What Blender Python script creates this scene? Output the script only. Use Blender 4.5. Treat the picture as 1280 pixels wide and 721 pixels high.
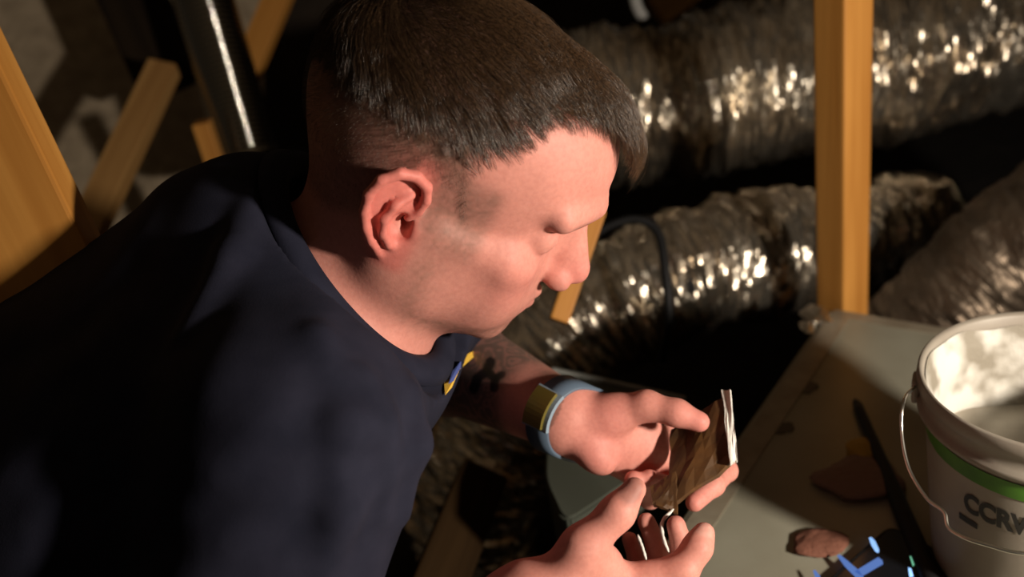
import bpy, bmesh, math, random, time
import numpy as np
from mathutils import Vector, Matrix
T0 = time.time()
for o in list(bpy.data.objects): bpy.data.objects.remove(o)
scene = bpy.context.scene
COL = scene.collection
rng = np.random.default_rng(7)
random.seed(7)

# ------------------------------------------------------------------ camera, world, light, exposure
FPX = 1108.0
PITCH = math.radians(26.8); ROLL = math.radians(10.7)
CAM = np.array([0.0, 0.0, 1.0])
FWD = np.array([0.0, math.cos(PITCH), -math.sin(PITCH)])
_r0 = np.array([1.0, 0, 0]); _u0 = np.array([0.0, math.sin(PITCH), math.cos(PITCH)])
RGT = math.cos(ROLL)*_r0 - math.sin(ROLL)*_u0
UPV = math.sin(ROLL)*_r0 + math.cos(ROLL)*_u0
CW = np.stack([RGT, -UPV, FWD], 1)            # columns: right, down, forward  (camera axes -> world)

def K(px, py, d):                             # measured image point + distance -> camera-axes metres
    return np.array([(px-640)/FPX*d, (py-360.5)/FPX*d, d])
def W(c):                                     # camera-axes metres -> world
    return CAM + CW @ np.asarray(c, float)
def P(px, py, d): return W(K(px, py, d))
def PZ(px, py, z):                            # measured image point on a horizontal level
    v = CW @ K(px, py, 1.0)
    return CAM + v*((z-CAM[2])/v[2])

cd = bpy.data.cameras.new('camera'); cam = bpy.data.objects.new('camera', cd); COL.objects.link(cam)
cd.sensor_width = 36; cd.lens = FPX/1280*36; cd.clip_start = 0.02
cam.matrix_world = Matrix(((RGT[0], UPV[0], -FWD[0], CAM[0]), (RGT[1], UPV[1], -FWD[1], CAM[1]),
                           (RGT[2], UPV[2], -FWD[2], CAM[2]), (0, 0, 0, 1)))
cd.dof.use_dof = True; cd.dof.focus_distance = 0.60; cd.dof.aperture_fstop = 4.0
scene.camera = cam

wd = bpy.data.worlds.new('world'); scene.world = wd; wd.use_nodes = True
bg = wd.node_tree.nodes['Background']; bg.inputs[0].default_value = (1.0, 0.78, 0.55, 1); bg.inputs[1].default_value = 0.028

LAMP = W([0.68, 0.03, 0.06])
ld = bpy.data.lights.new('work_lamp', 'AREA'); ld.shape = 'DISK'; ld.size = 0.07; ld.energy = 13.5; ld.color = (1.0, 0.87, 0.72)
lo = bpy.data.objects.new('work_lamp', ld); COL.objects.link(lo); lo.location = LAMP
lo.rotation_euler = (Vector(P(640, 300, 0.9)) - Vector(LAMP)).to_track_quat('-Z', 'Y').to_euler()

vs = scene.view_settings
vs.view_transform = 'Standard'; vs.look = 'None'; vs.gamma = 1.0; vs.use_curve_mapping = False
vs.exposure = 0.0

# ------------------------------------------------------------------ materials
def mat(name, color=(0.5, 0.5, 0.5), rough=0.6, metal=0.0, noise=None, bump=None, spec=0.5, emit=None, attr=None, sss=0, coat=0, stretch=None, sheen=0):
    m = bpy.data.materials.new(name); m.use_nodes = True
    nt = m.node_tree; b = nt.nodes['Principled BSDF']; N = nt.nodes.new; Lk = nt.links.new
    b.inputs['Base Color'].default_value = (*color, 1); b.inputs['Roughness'].default_value = rough
    b.inputs['Metallic'].default_value = metal; b.inputs['Specular IOR Level'].default_value = spec
    if coat: b.inputs['Coat Weight'].default_value = coat; b.inputs['Coat Roughness'].default_value = 0.15
    if sheen: b.inputs['Sheen Weight'].default_value = sheen; b.inputs['Sheen Roughness'].default_value = .5
    if sss:
        b.inputs['Subsurface Weight'].default_value = sss; b.inputs['Subsurface Radius'].default_value = (0.012, 0.004, 0.002)
        b.inputs['Subsurface Scale'].default_value = 0.5
    if emit: b.inputs['Emission Color'].default_value = (*emit[0], 1); b.inputs['Emission Strength'].default_value = emit[1]
    tc = N('ShaderNodeTexCoord'); co = tc.outputs['Object']
    if stretch:
        mp = N('ShaderNodeMapping'); mp.inputs['Scale'].default_value = stretch; Lk(co, mp.inputs[0]); co = mp.outputs[0]
    src = None
    if attr:
        a = N('ShaderNodeAttribute'); a.attribute_name = attr; src = a.outputs['Color']; Lk(src, b.inputs['Base Color'])
    if noise:                                  # (scale, other colour, detail, lo, hi)
        sc, c2, det, l, h = noise
        n = N('ShaderNodeTexNoise'); n.inputs['Scale'].default_value = sc; n.inputs['Detail'].default_value = det; Lk(co, n.inputs['Vector'])
        r = N('ShaderNodeMapRange'); r.inputs[1].default_value = l; r.inputs[2].default_value = h; Lk(n.outputs['Fac'], r.inputs[0])
        x = N('ShaderNodeMix'); x.data_type = 'RGBA'; Lk(r.outputs[0], x.inputs['Factor'])
        x.inputs['A'].default_value = (*color, 1); x.inputs['B'].default_value = (*c2, 1)
        if src:
            x.blend_type = 'MULTIPLY'; Lk(src, x.inputs['A'])
        Lk(x.outputs['Result'], b.inputs['Base Color'])
    if bump:                                   # (scale, strength, distance, detail)
        n2 = N('ShaderNodeTexNoise'); n2.inputs['Scale'].default_value = bump[0]; n2.inputs['Detail'].default_value = bump[3] if len(bump) > 3 else 4
        Lk(co, n2.inputs['Vector'])
        bp = N('ShaderNodeBump'); bp.inputs['Strength'].default_value = bump[1]; bp.inputs['Distance'].default_value = bump[2]
        Lk(n2.outputs['Fac'], bp.inputs['Height']); Lk(bp.outputs[0], b.inputs['Normal'])
    return m

def wood_mat(name, c1, c2, spec=.4):
    m = bpy.data.materials.new(name); m.use_nodes = True
    nt = m.node_tree; b = nt.nodes['Principled BSDF']; N = nt.nodes.new; Lk = nt.links.new
    tc = N('ShaderNodeTexCoord'); mp = N('ShaderNodeMapping'); mp.inputs['Scale'].default_value = (42, 42, 1.6); Lk(tc.outputs['Object'], mp.inputs[0])
    n = N('ShaderNodeTexNoise'); n.inputs['Scale'].default_value = 1.0; n.inputs['Detail'].default_value = 5; n.inputs['Distortion'].default_value = .6; Lk(mp.outputs[0], n.inputs[0])
    r = N('ShaderNodeValToRGB'); r.color_ramp.elements[0].position = .33; r.color_ramp.elements[1].position = .68
    r.color_ramp.elements[0].color = (*c1, 1); r.color_ramp.elements[1].color = (*c2, 1); Lk(n.outputs['Fac'], r.inputs[0])
    Lk(r.outputs[0], b.inputs['Base Color']); b.inputs['Roughness'].default_value = .62; b.inputs['Specular IOR Level'].default_value = spec
    bp = N('ShaderNodeBump'); bp.inputs['Strength'].default_value = .25; bp.inputs['Distance'].default_value = .002
    Lk(n.outputs['Fac'], bp.inputs['Height']); Lk(bp.outputs[0], b.inputs['Normal'])
    return m

M = {}
M['wood'] = wood_mat('pine_wood', (.44, .18, .030), (.60, .28, .060))
M['wood_old'] = wood_mat('aged_wood', (.30, .15, .045), (.46, .26, .09))
M['wood_dark'] = wood_mat('shade_black_wood', (.012, .009, .007), (.03, .02, .012), .05)  # shadow on the rafter's side put into the wood colour as near-black
M['wood_dim'] = wood_mat('shade_dark_wood', (.022, .012, .005), (.04, .022, .009), .05)  # the floor joist's shade is put into this darker wood colour
M['foil'] = mat('crinkled_foil', (.74, .675, .57), .23, .93, noise=(9, (.42, .34, .25), 4, .35, .7), bump=(90, .45, .003, 5))
M['dull_foil'] = mat('shade_dim_foil', (.22, .17, .125), .42, .8, noise=(14, (.12, .09, .065), 4, .35, .7), bump=(40, .5, .004, 6))  # dim light on the right-hand duct put into a darker foil colour
M['tape'] = mat('foil_tape', (.80, .77, .70), .3, 1.0, bump=(60, .6, .003))
M['pipe'] = mat('vent_pipe_metal', (.30, .29, .26), .09, 1.0)
M['black'] = mat('black_rubber', (.010, .010, .011), .6, spec=.25)
M['floor'] = mat('attic_floor_dust', (.016, .012, .009), .95, noise=(14, (.008, .006, .005), 6, .3, .7), bump=(25, .9, .02))
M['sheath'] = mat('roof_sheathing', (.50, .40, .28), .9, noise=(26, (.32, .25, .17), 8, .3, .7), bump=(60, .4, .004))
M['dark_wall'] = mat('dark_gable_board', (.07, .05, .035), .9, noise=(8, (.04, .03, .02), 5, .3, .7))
M['grey_metal'] = mat('dull_galvanised_sheet', (.33, .325, .26), .36, .12, noise=(11, (.25, .24, .185), 5, .3, .75), bump=(45, .06, .002))
M['grey_edge'] = mat('taped_sheet_edge', (.40, .36, .28), .35, .3, noise=(30, (.26, .22, .16), 4, .3, .7), bump=(50, .2, .002))
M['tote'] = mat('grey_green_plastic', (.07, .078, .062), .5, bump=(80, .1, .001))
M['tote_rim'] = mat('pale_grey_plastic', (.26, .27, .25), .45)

# ------------------------------------------------------------------ helpers
def link(o, parent=None):
    COL.objects.link(o)
    if parent is not None:
        o.parent = parent
    return o
def mesh(name, V, F, m, parent=None, smooth=True):
    me = bpy.data.meshes.new(name); V = np.asarray(V, float)
    me.from_pydata(V.tolist(), [], [list(map(int, f)) for f in F]); me.update()
    me.materials.append(m)
    if smooth: me.polygons.foreach_set('use_smooth', np.ones(len(me.polygons), bool))
    return link(bpy.data.objects.new(name, me), parent)
def fast_mesh(name, V, Q, m, parent=None, smooth=True):       # all faces the same size
    me = bpy.data.meshes.new(name); V = np.asarray(V, np.float32); Q = np.asarray(Q, np.int32); n = Q.shape[1]
    me.vertices.add(len(V)); me.vertices.foreach_set('co', V.ravel())
    me.loops.add(Q.size); me.loops.foreach_set('vertex_index', Q.ravel())
    me.polygons.add(len(Q)); me.polygons.foreach_set('loop_start', np.arange(len(Q), dtype=np.int32)*n)
    me.update(calc_edges=True); me.validate()
    me.polygons.foreach_set('use_smooth', np.full(len(me.polygons), smooth))
    me.materials.append(m)
    return link(bpy.data.objects.new(name, me), parent)
def empty(name, loc):
    o = bpy.data.objects.new(name, None); o.location = [float(x) for x in loc]; o.empty_display_size = .05
    return link(o)
def under(o, parent):                                         # parent, keeping the world place
    o.parent = parent; o.matrix_parent_inverse = Matrix.Translation(parent.location).inverted(); return o
def tag(o, label, cat, group=None):
    o['label'] = label; o['category'] = cat
    if group: o['group'] = group
    return o
def struct(o): o['kind'] = 'structure'; return o
def beam(name, a, b, w, t, m, ref=(0, 0, 1), roll=0.0, bev=.003, parent=None):
    """a sawn timber from a to b, local z along its length, w by t in section"""
    a = Vector(a); b = Vector(b); z = (b-a); L = z.length; z.normalize()
    r = Vector(ref); x = r.cross(z)
    if x.length < 1e-3: x = Vector((1, 0, 0)).cross(z)
    x.normalize(); y = z.cross(x)
    x2 = x*math.cos(roll)+y*math.sin(roll); y2 = z.cross(x2)
    bm = bmesh.new(); bmesh.ops.create_cube(bm, size=1)
    bmesh.ops.scale(bm, vec=(w, t, L), verts=bm.verts)
    bmesh.ops.bevel(bm, geom=list(bm.edges), offset=bev, segments=2, affect='EDGES', profile=.6)
    me = bpy.data.meshes.new(name); bm.to_mesh(me); bm.free(); me.materials.append(m)
    o = link(bpy.data.objects.new(name, me), parent)
    c = (a+b)/2
    o.matrix_world = Matrix(((x2.x, y2.x, z.x, c.x), (x2.y, y2.y, z.y, c.y), (x2.z, y2.z, z.z, c.z), (0, 0, 0, 1)))
    return o
def smooth_path(pts, n):                                      # Catmull-Rom through pts, n samples
    p = np.array(pts, float); p = np.vstack([2*p[0]-p[1], p, 2*p[-1]-p[-2]])
    out = []; seg = len(p)-3
    for t in np.linspace(0, seg-1e-6, n):
        i = int(t); u = t-i; a, b, c, d = p[i:i+4]
        out.append(.5*((2*b)+(c-a)*u+(2*a-5*b+4*c-d)*u*u+(3*b-a-3*c+d)*u**3))
    return np.array(out)
def frames(path, up=(0, 0, 1)):
    t = np.gradient(path, axis=0); t /= np.linalg.norm(t, axis=1)[:, None]
    u = np.cross(t, np.array(up, float)); u /= np.linalg.norm(u, axis=1)[:, None]+1e-9
    v = np.cross(u, t); return t, u, v
def tube_mesh(name, path, rad, m, parent=None, seg=12, up=(0, 0, 1), cap=True):
    path = np.asarray(path, float); n = len(path); rad = np.broadcast_to(np.asarray(rad, float), (n,))
    t, u, v = frames(path, up); th = np.linspace(0, 2*np.pi, seg, endpoint=False)
    V = (path[:, None]+rad[:, None, None]*(np.cos(th)[None, :, None]*u[:, None]+np.sin(th)[None, :, None]*v[:, None])).reshape(-1, 3)
    F = [[i*seg+j, i*seg+(j+1) % seg, (i+1)*seg+(j+1) % seg, (i+1)*seg+j] for i in range(n-1) for j in range(seg)]
    if cap: F += [list(range(seg))[::-1], list(range((n-1)*seg, n*seg))]
    return mesh(name, V, F, m, parent)
def prism(name, poly, depth, m, parent=None, bev=0.0, seg=2, up=(0, 0, 1)):
    """polygon of world points extruded by depth along -up, edges bevelled"""
    bm = bmesh.new(); vs_ = [bm.verts.new([float(c) for c in p]) for p in poly]; f = bm.faces.new(vs_)
    r = bmesh.ops.extrude_face_region(bm, geom=[f]); ve = [g for g in r['geom'] if isinstance(g, bmesh.types.BMVert)]
    bmesh.ops.translate(bm, verts=ve, vec=Vector(up)*-depth)
    bmesh.ops.recalc_face_normals(bm, faces=bm.faces)
    if bev: bmesh.ops.bevel(bm, geom=list(bm.edges), offset=bev, segments=seg, affect='EDGES')
    me = bpy.data.meshes.new(name); bm.to_mesh(me); bm.free(); me.materials.append(m)
    return link(bpy.data.objects.new(name, me), parent)
def lathe(name, prof, m, parent=None, seg=72, loc=(0, 0, 0)):
    th = np.linspace(0, 2*np.pi, seg, endpoint=False); V = []; n = len(prof)
    for r, z in prof:
        V += [(r*math.cos(t)+loc[0], r*math.sin(t)+loc[1], z+loc[2]) for t in th]
    F = [[i*seg+j, i*seg+(j+1) % seg, (i+1)*seg+(j+1) % seg, (i+1)*seg+j] for i in range(n-1) for j in range(seg)]
    return mesh(name, V, F, m, parent)

# ------------------------------------------------------------------ the place
FZ = 0.0
def quad(name, pts, m): return struct(mesh(name, pts, [[0, 1, 2, 3]], m, smooth=False))
def floor_grid():
    xs = np.linspace(-2.6, 3.2, 90); ys = np.linspace(-1.2, 4.2, 84); X, Y = np.meshgrid(xs, ys)
    Z = .012*np.sin(X*9+Y*3)*np.sin(Y*11)+rng.normal(0, .006, X.shape)
    V = np.c_[X.ravel(), Y.ravel(), Z.ravel()-.02]; nx = 90
    Q = [[j*nx+i, j*nx+i+1, (j+1)*nx+i+1, (j+1)*nx+i] for j in range(83) for i in range(89)]
    return struct(fast_mesh('floor', V, Q, M['floor']))
floor_grid()
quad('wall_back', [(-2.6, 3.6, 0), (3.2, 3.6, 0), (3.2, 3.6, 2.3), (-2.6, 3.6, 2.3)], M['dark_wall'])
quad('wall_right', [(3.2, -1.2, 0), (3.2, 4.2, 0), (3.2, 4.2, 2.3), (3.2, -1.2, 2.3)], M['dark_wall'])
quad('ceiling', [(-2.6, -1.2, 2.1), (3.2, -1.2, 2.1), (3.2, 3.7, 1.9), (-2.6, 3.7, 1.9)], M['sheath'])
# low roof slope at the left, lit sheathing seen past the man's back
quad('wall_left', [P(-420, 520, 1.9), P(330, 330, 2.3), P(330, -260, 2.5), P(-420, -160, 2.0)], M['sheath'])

# ---- timbers
post = beam('wooden_post', PZ(1078, 392, .384)+np.array([0, .062, -.384]), PZ(1078, 392, .384)+np.array([0, .062, 1.45]), .047, .047, M['wood'], ref=(0, 1, 0), roll=math.radians(25))
tag(post, 'bright orange upright wooden post behind the grey box, right of centre', 'post')
def timber(name, p0, p1, w, t, label, m='wood_old', roll=0.0, cat='beam'):
    o = beam(name, P(*p0), P(*p1), w, t, M[m], ref=tuple(-FWD), roll=roll)
    return tag(o, label, cat)
timber('roof_brace', (-166, -60, .66), (56, 400, .66), .118, .035, 'large orange diagonal timber at the left edge behind the shoulder', 'wood')
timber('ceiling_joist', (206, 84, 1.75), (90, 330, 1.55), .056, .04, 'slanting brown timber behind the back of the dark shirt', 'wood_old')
timber('rafter', (372, -60, 1.95), (296, 120, 1.9), .055, .04, 'short orange timber just right of the shiny vent pipe', 'wood')
_t = P(252, 152, 1.6); tag(beam('short_stud', (_t[0], _t[1], -.02), _t, .035, .03, M['wood']), 'top of a short wooden stud left of the shiny vent pipe', 'stud')
timber('dark_rafter', (128, -90, 1.9), (218, 112, 1.9), .135, .05, 'wide timber, its shadowed side coloured black, crossing the pale sheathing at the upper left', 'wood_dark')
timber('wooden_stake', (746, 262, 1.02), (698, 402, 1.0), .022, .02, 'thin orange wood strip just behind the nose', 'wood')
timber('wall_stud', (1158, 250, 1.75), (1128, 430, 1.7), .045, .04, 'dim brown stud in the shade right of the bright post', 'wood_old')
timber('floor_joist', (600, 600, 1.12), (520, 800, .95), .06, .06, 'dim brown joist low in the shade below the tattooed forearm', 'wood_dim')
timber('purlin', (820, 18, 2.3), (900, -40, 2.3), .08, .05, 'dark brown timber above the long foil duct', 'wood_old')

# ---- foil ducts
def duct(name, pts, R, label, n_per_m=300, seg=80, jacket='foil', amp=.0032, seed=1, cell=(1, 3)):
    g = np.random.default_rng(seed)
    raw = smooth_path(pts, 400); L = np.linalg.norm(np.diff(raw, axis=0), axis=1).sum(); n = max(20, int(L*n_per_m))
    path = smooth_path(pts, n); t, u, v = frames(path)
    th = np.linspace(0, 2*np.pi, seg, endpoint=False)
    s = np.linspace(0, L, n)
    # crinkles: narrow along the length, long round the girth
    def lat(ns, nt, a):
        A = g.normal(0, a, (ns+2, nt)); fs = np.linspace(0, ns, n); ft = np.arange(seg)/seg*nt
        i = fs.astype(int); fi = (fs-i)[:, None]; j = ft.astype(int) % nt; fj = (ft-ft.astype(int))[None]
        a0 = A[i][:, j]*(1-fj)+A[i][:, (j+1) % nt]*fj; a1 = A[i+1][:, j]*(1-fj)+A[i+1][:, (j+1) % nt]*fj
        return a0*(1-fi)+a1*fi
    r = R+lat(int(L*150), 30, amp)+lat(int(L*30), 9, amp*1.6)+lat(int(L*7)+1, 5, amp*2.2)+.0045*np.abs(np.sin(np.pi*s/.062))[:, None]
    r = r+g.normal(0, amp*.15, r.shape)
    V = (path[:, None]+r[..., None]*(np.cos(th)[None, :, None]*u[:, None]+np.sin(th)[None, :, None]*v[:, None])).reshape(-1, 3)
    I = np.arange(n-1)[:, None]*seg; J = np.arange(seg)[None]; J2 = (J+1) % seg
    Q = np.stack([I+J, I+J2, I+seg+J2, I+seg+J], -1).reshape(-1, 4)
    root = empty(name, path[n//2]); tag(root, label, 'duct', 'crinkled foil ducts')
    b = fast_mesh('foil_jacket', V, Q, M[jacket], None, smooth=False); under(b, root)
    return root, path, t, u, v, L
def band(root, path, i, R, wd_, m, name='strap', thick=.003, seg=56):
    n = len(path); t, u, v = frames(path); prof = [(-wd_/2, 0), (-wd_/2, thick), (wd_/2, thick), (wd_/2, 0)]
    th = np.linspace(0, 2*np.pi, seg, endpoint=False); V = []
    for o, h in prof:
        V += [path[i]+t[i]*o+(R+h)*(math.cos(a)*u[i]+math.sin(a)*v[i]) for a in th]
    F = [[k*seg+j, k*seg+(j+1) % seg, (k+1)*seg+(j+1) % seg, (k+1)*seg+j] for k in range(3) for j in range(seg)]
    return under(mesh(name, V, F, m), root)

d1, p1, *_ = duct('foil_duct', [P(430, 199, 1.62), P(600, 167, 1.62), P(800, 130, 1.62), P(950, 102, 1.62), P(1100, 74, 1.62), P(1300, 34, 1.62), P(1460, 2, 1.64)], .148,
     'long crinkled foil duct running across the upper right behind the post', seed=3, amp=.0042)
d2, p2, *_ = duct('foil_duct', [P(1160, 280, 1.62), P(1040, 305, 1.52), P(930, 325, 1.42), P(820, 352, 1.37), P(730, 405, 1.36), P(655, 480, 1.36), P(614, 560, 1.38), P(596, 630, 1.40), P(596, 630, 1.40)*np.array([1, 1, 0])+np.array([-.01, -.01, -.05])], .094,
     'foil duct bending down behind the face and the tattooed forearm', seed=5, seg=56)
i2 = int(np.argmin(np.linalg.norm(p2-P(828, 350, 1.37), axis=1))); band(d2, p2, i2, .100, .012, M['black'])
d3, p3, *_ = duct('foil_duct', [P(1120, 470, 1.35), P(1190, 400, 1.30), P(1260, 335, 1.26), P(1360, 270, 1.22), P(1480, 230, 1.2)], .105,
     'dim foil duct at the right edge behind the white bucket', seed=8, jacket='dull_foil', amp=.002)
# ---- metal vent pipe, upper left
vp = empty('vent_pipe', P(300, 150, 1.75)); tag(vp, 'dark shiny metal vent pipe standing behind the back of the head', 'pipe')
a_, b_ = P(318, 215, 1.75), P(208, -160, 1.75)
under(tube_mesh('pipe_body', smooth_path([a_, (a_+b_)/2, b_], 480), .058+.0008*np.sin(np.arange(480)*2*np.pi/8), M['pipe'], seg=64, up=(0, 1, 0)), vp)
under(tube_mesh('pipe_collar', smooth_path([a_, a_*.97+b_*.03, a_*.94+b_*.06], 4), .063, M['pipe'], seg=48, up=(0, 1, 0)), vp)
# ---- hanging cable
tag(tube_mesh('cable', smooth_path([P(735, 300, 1.2), P(762, 282, 1.19), P(795, 274, 1.18), P(822, 290, 1.17), P(832, 340, 1.15), P(836, 400, 1.15), P(828, 450, 1.2)], 40), .006, M['black'], seg=8),
    'thin black cable looping over the bending foil duct', 'cable')
tag(tube_mesh('duct_hanger', smooth_path([P(790, -30, 1.75), P(795, 5, 1.75), P(806, 26, 1.75)], 12), .012, mat('pale_bracket', (.4, .4, .39), .5), seg=10),
    'pale grey hanger at the top edge above the long foil duct', 'bracket')

# ------------------------------------------------------------------ sculpting by blended solids (camera-axes metres)
class Sculpt:
    def __init__(s): s.p = []
    def ell(s, c, r, k=.01, Rm=None, op='u'):
        c = np.asarray(c, float); r = np.broadcast_to(np.asarray(r, float), (3,)); Rm = np.eye(3) if Rm is None else Rm
        s.p.append(('e', c, r, Rm, k, op, c, float(r.max())))
    def cone(s, a, b, ra, rb, k=.01, op='u'):
        a = np.asarray(a, float); b = np.asarray(b, float)
        s.p.append(('c', a, b, (ra, rb), k, op, (a+b)/2, float(np.linalg.norm(b-a)/2+max(ra, rb))))
    def chain(s, pts, rad, k=.006, op='u'):
        for i in range(len(pts)-1): s.cone(pts[i], pts[i+1], rad[i], rad[i+1], k, op)
    def plane(s, c, n, k=.004, op='s'):              # half-space removed on the side n points to
        s.p.append(('p', np.asarray(c, float), np.asarray(n, float)/np.linalg.norm(n), None, k, op, np.asarray(c, float), 1e9))
    def ev(s, X, c0=None, rb=None):
        d = np.full(len(X), 1.0)
        for ty, a, b, q, k, op, bc, br in s.p:
            if c0 is not None and np.linalg.norm(bc-c0) > br+rb+k*1.5+.04: continue
            if ty == 'e':
                Y = (X-a)@q; k0 = np.sqrt(((Y/b)**2).sum(1)); k1 = np.sqrt(((Y/b**2)**2).sum(1))
                e = k0*(k0-1)/np.maximum(k1, 1e-9)
            elif ty == 'c':
                ab = b-a; L2 = ab@ab; pa = X-a; t = np.clip(pa@ab/max(L2, 1e-12), 0, 1)
                e = np.sqrt(((pa-t[:, None]*ab)**2).sum(1))-(q[0]+(q[1]-q[0])*t)
            else:
                e = -((X-a)@b)
            if op == 'u':
                h = np.clip(.5+.5*(d-e)/k, 0, 1); d = d*(1-h)+e*h-k*h*(1-h)
            else:
                h = np.clip(.5-.5*(d+e)/k, 0, 1); d = d*(1-h)-e*h+k*h*(1-h)
        return d

def polygonise(fn, lo, hi, h, nb=16):
    """surface nets over sparse blocks; fn(X, centre, radius) -> signed distance"""
    lo = np.asarray(lo, float); hi = np.asarray(hi, float); B = nb*h
    nbk = np.ceil((hi-lo)/B).astype(int); NC = nbk*nb+2
    gi = np.stack(np.meshgrid(*[np.arange(k) for k in nbk], indexing='ij'), -1).reshape(-1, 3)
    cen = lo+(gi+.5)*B; hd = B*.5*math.sqrt(3)
    keep = np.abs(fn(cen, None, None)) < hd*1.5+.02
    ii = np.stack(np.meshgrid(*[np.arange(nb+1)]*3, indexing='ij'), -1).reshape(-1, 3)
    off = np.stack(np.meshgrid(*[np.arange(2)]*3, indexing='ij'), -1).reshape(-1, 3)
    ids, pos, quads = [], [], []
    def gid(c): return (c[..., 0]*NC[1]+c[..., 1])*NC[2]+c[..., 2]
    for g, c in zip(gi[keep], cen[keep]):
        base = g*nb; D = fn(lo+(base+ii)*h, c, hd).reshape(nb+1, nb+1, nb+1)
        if D.min() > 0 or D.max() < 0: continue
        S = D < 0
        cn = np.stack([D[o[0]:nb+o[0], o[1]:nb+o[1], o[2]:nb+o[2]] for o in off], -1)
        sc = (cn < 0).sum(-1); act = np.argwhere((sc > 0) & (sc < 8))
        if len(act):
            v = cn[act[:, 0], act[:, 1], act[:, 2]]; acc = np.zeros((len(act), 3)); cnt = np.zeros(len(act))
            for a in range(8):
                for b in range(a+1, 8):
                    if np.abs(off[a]-off[b]).sum() != 1: continue
                    x = (v[:, a] < 0) != (v[:, b] < 0); t = np.where(x, v[:, a]/np.where(x, v[:, a]-v[:, b], 1), 0)
                    acc += np.where(x[:, None], off[a]+t[:, None]*(off[b]-off[a]), 0); cnt += x
            ids.append(gid(base+act)); pos.append(lo+(base+act+acc/cnt[:, None])*h)
        for ax in range(3):
            s0 = [slice(0, nb)]*3; s1 = list(s0); s1[ax] = slice(1, nb+1)
            A = S[tuple(s0)]; Bv = S[tuple(s1)]; e = np.argwhere(A != Bv)
            if not len(e): continue
            flip = A[e[:, 0], e[:, 1], e[:, 2]]; G = base+e; u, w = (ax+1) % 3, (ax+2) % 3
            q = []
            for du, dw in ((0, 0), (-1, 0), (-1, -1), (0, -1)):
                t = G.copy(); t[:, u] += du; t[:, w] += dw; q.append(gid(t))
            q = np.stack(q, 1); q[~flip] = q[~flip][:, ::-1]; quads.append(q)
    ids = np.concatenate(ids); pos = np.concatenate(pos); Q = np.concatenate(quads)
    o = np.argsort(ids); ids = ids[o]; pos = pos[o]
    ix = np.searchsorted(ids, Q); ix = np.clip(ix, 0, len(ids)-1); ok = (ids[ix] == Q).all(1)
    return pos, ix[ok]
def relax(V, Q, n=1, a=.5):
    for _ in range(n):
        acc = np.zeros_like(V); cnt = np.zeros(len(V))
        for i in range(4):
            for j in ((i+1) % 4, (i-1) % 4):
                np.add.at(acc, Q[:, i], V[Q[:, j]]); np.add.at(cnt, Q[:, i], 1)
        V = V*(1-a)+a*acc/np.maximum(cnt, 1)[:, None]
    return V
def to_world(V): return CAM+V@CW.T

# ------------------------------------------------------------------ the man: head axes (x face-forward, y his left, z crown), centimetres
def Rz(a): c, s = math.cos(a), math.sin(a); return np.array([[c, -s, 0], [s, c, 0], [0, 0, 1]])
def Ry(a): c, s = math.cos(a), math.sin(a); return np.array([[c, 0, s], [0, 1, 0], [-s, 0, c]])
def Rx(a): c, s = math.cos(a), math.sin(a); return np.array([[1, 0, 0], [0, c, -s], [0, s, c]])
HEAD_ANG = (0.16, 0.43, 0.57); HEAD_T = np.array([-.0530, -.0755, .628])
HM = np.array([[1, 0, 0], [0, 0, -1], [0, 1, 0]], float) @ Rz(HEAD_ANG[0]) @ Ry(HEAD_ANG[1]) @ Rx(HEAD_ANG[2])
def H(x, y, z): return HM @ (np.array([x, y, z])*.01)+HEAD_T
def to_head(V): return (V-HEAD_T)@HM*100

body = Sculpt()
c1 = .01
def he(c, r, k, op='u', Rm=None): body.ell(H(*c), np.array(r)*.01, k*.01, HM if Rm is None else HM@Rm, op)
def hc(a, b, ra, rb, k, op='u'): body.cone(H(*a), H(*b), ra*.01, rb*.01, k*.01, op)
he((-1.0, 0, 4.6), (9.9, 7.4, 8.1), .5)
he((3.4, 0, 5.6), (7.4, 6.3, 6.2), 2.0)
he((4.0, 0, -2.2), (5.7, 5.5, 6.0), 2.5)
he((4.0, 0, -6.0), (4.4, 4.2, 2.4), 2.0)
for s in (-1, 1):
    hc((.6, s*6.0, -.8), (1.4, s*5.3, -5.2), 1.1, 1.25, 1.6)
    hc((1.4, s*5.3, -5.2), (7.5, s*1.5, -8.0), 1.25, 1.25, 2.0)
    he((6.2, s*4.3, -1.2), (2.2, 1.7, 1.5), 1.5)
    hc((6.0, s*5.1, -.8), (1.5, s*6.5, -.4), .75, .4, 1.6)
    he((6.2, s*3.4, -4.3), (2.4, 2.1, 2.7), 2.0)
he((7.9, 0, -8.0), (1.4, 1.8, 1.3), 1.2)
he((7.8, 0, -5.0), (2.1, 2.8, 2.2), 1.6)
for s in (-1, 1): he((2.6, s*4.9, -3.0), (2.6, 1.75, 3.2), 1.5)
for s in (-1, 1):
    hc((10.45, s*.9, 3.9), (8.5, s*4.6, 3.5), .95, .85, 1.2)
    he((10.3, s*3.5, 1.35), (1.45, 1.6, .95), .8, 's')
    he((7.75, s*3.2, 1.25), (1.3, 1.5, 1.25), .5)
    hc((8.95, s*2.0, .8), (8.35, s*4.3, .7), .14, .12, .3)          # closed lid margin
he((8.9, 0, .8), (1.7, 1.25, 2.6), .8)
hc((9.9, 0, 2.3), (11.75, 0, -1.1), .72, .88, .8)
he((11.8, 0, -1.75), (1.05, .98, .9), .8)
he((10.6, 0, -1.0), (1.0, 1.15, 1.6), .8)
he((10.2, 0, -2.2), (1.5, 1.3, 1.0), .8)
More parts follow.
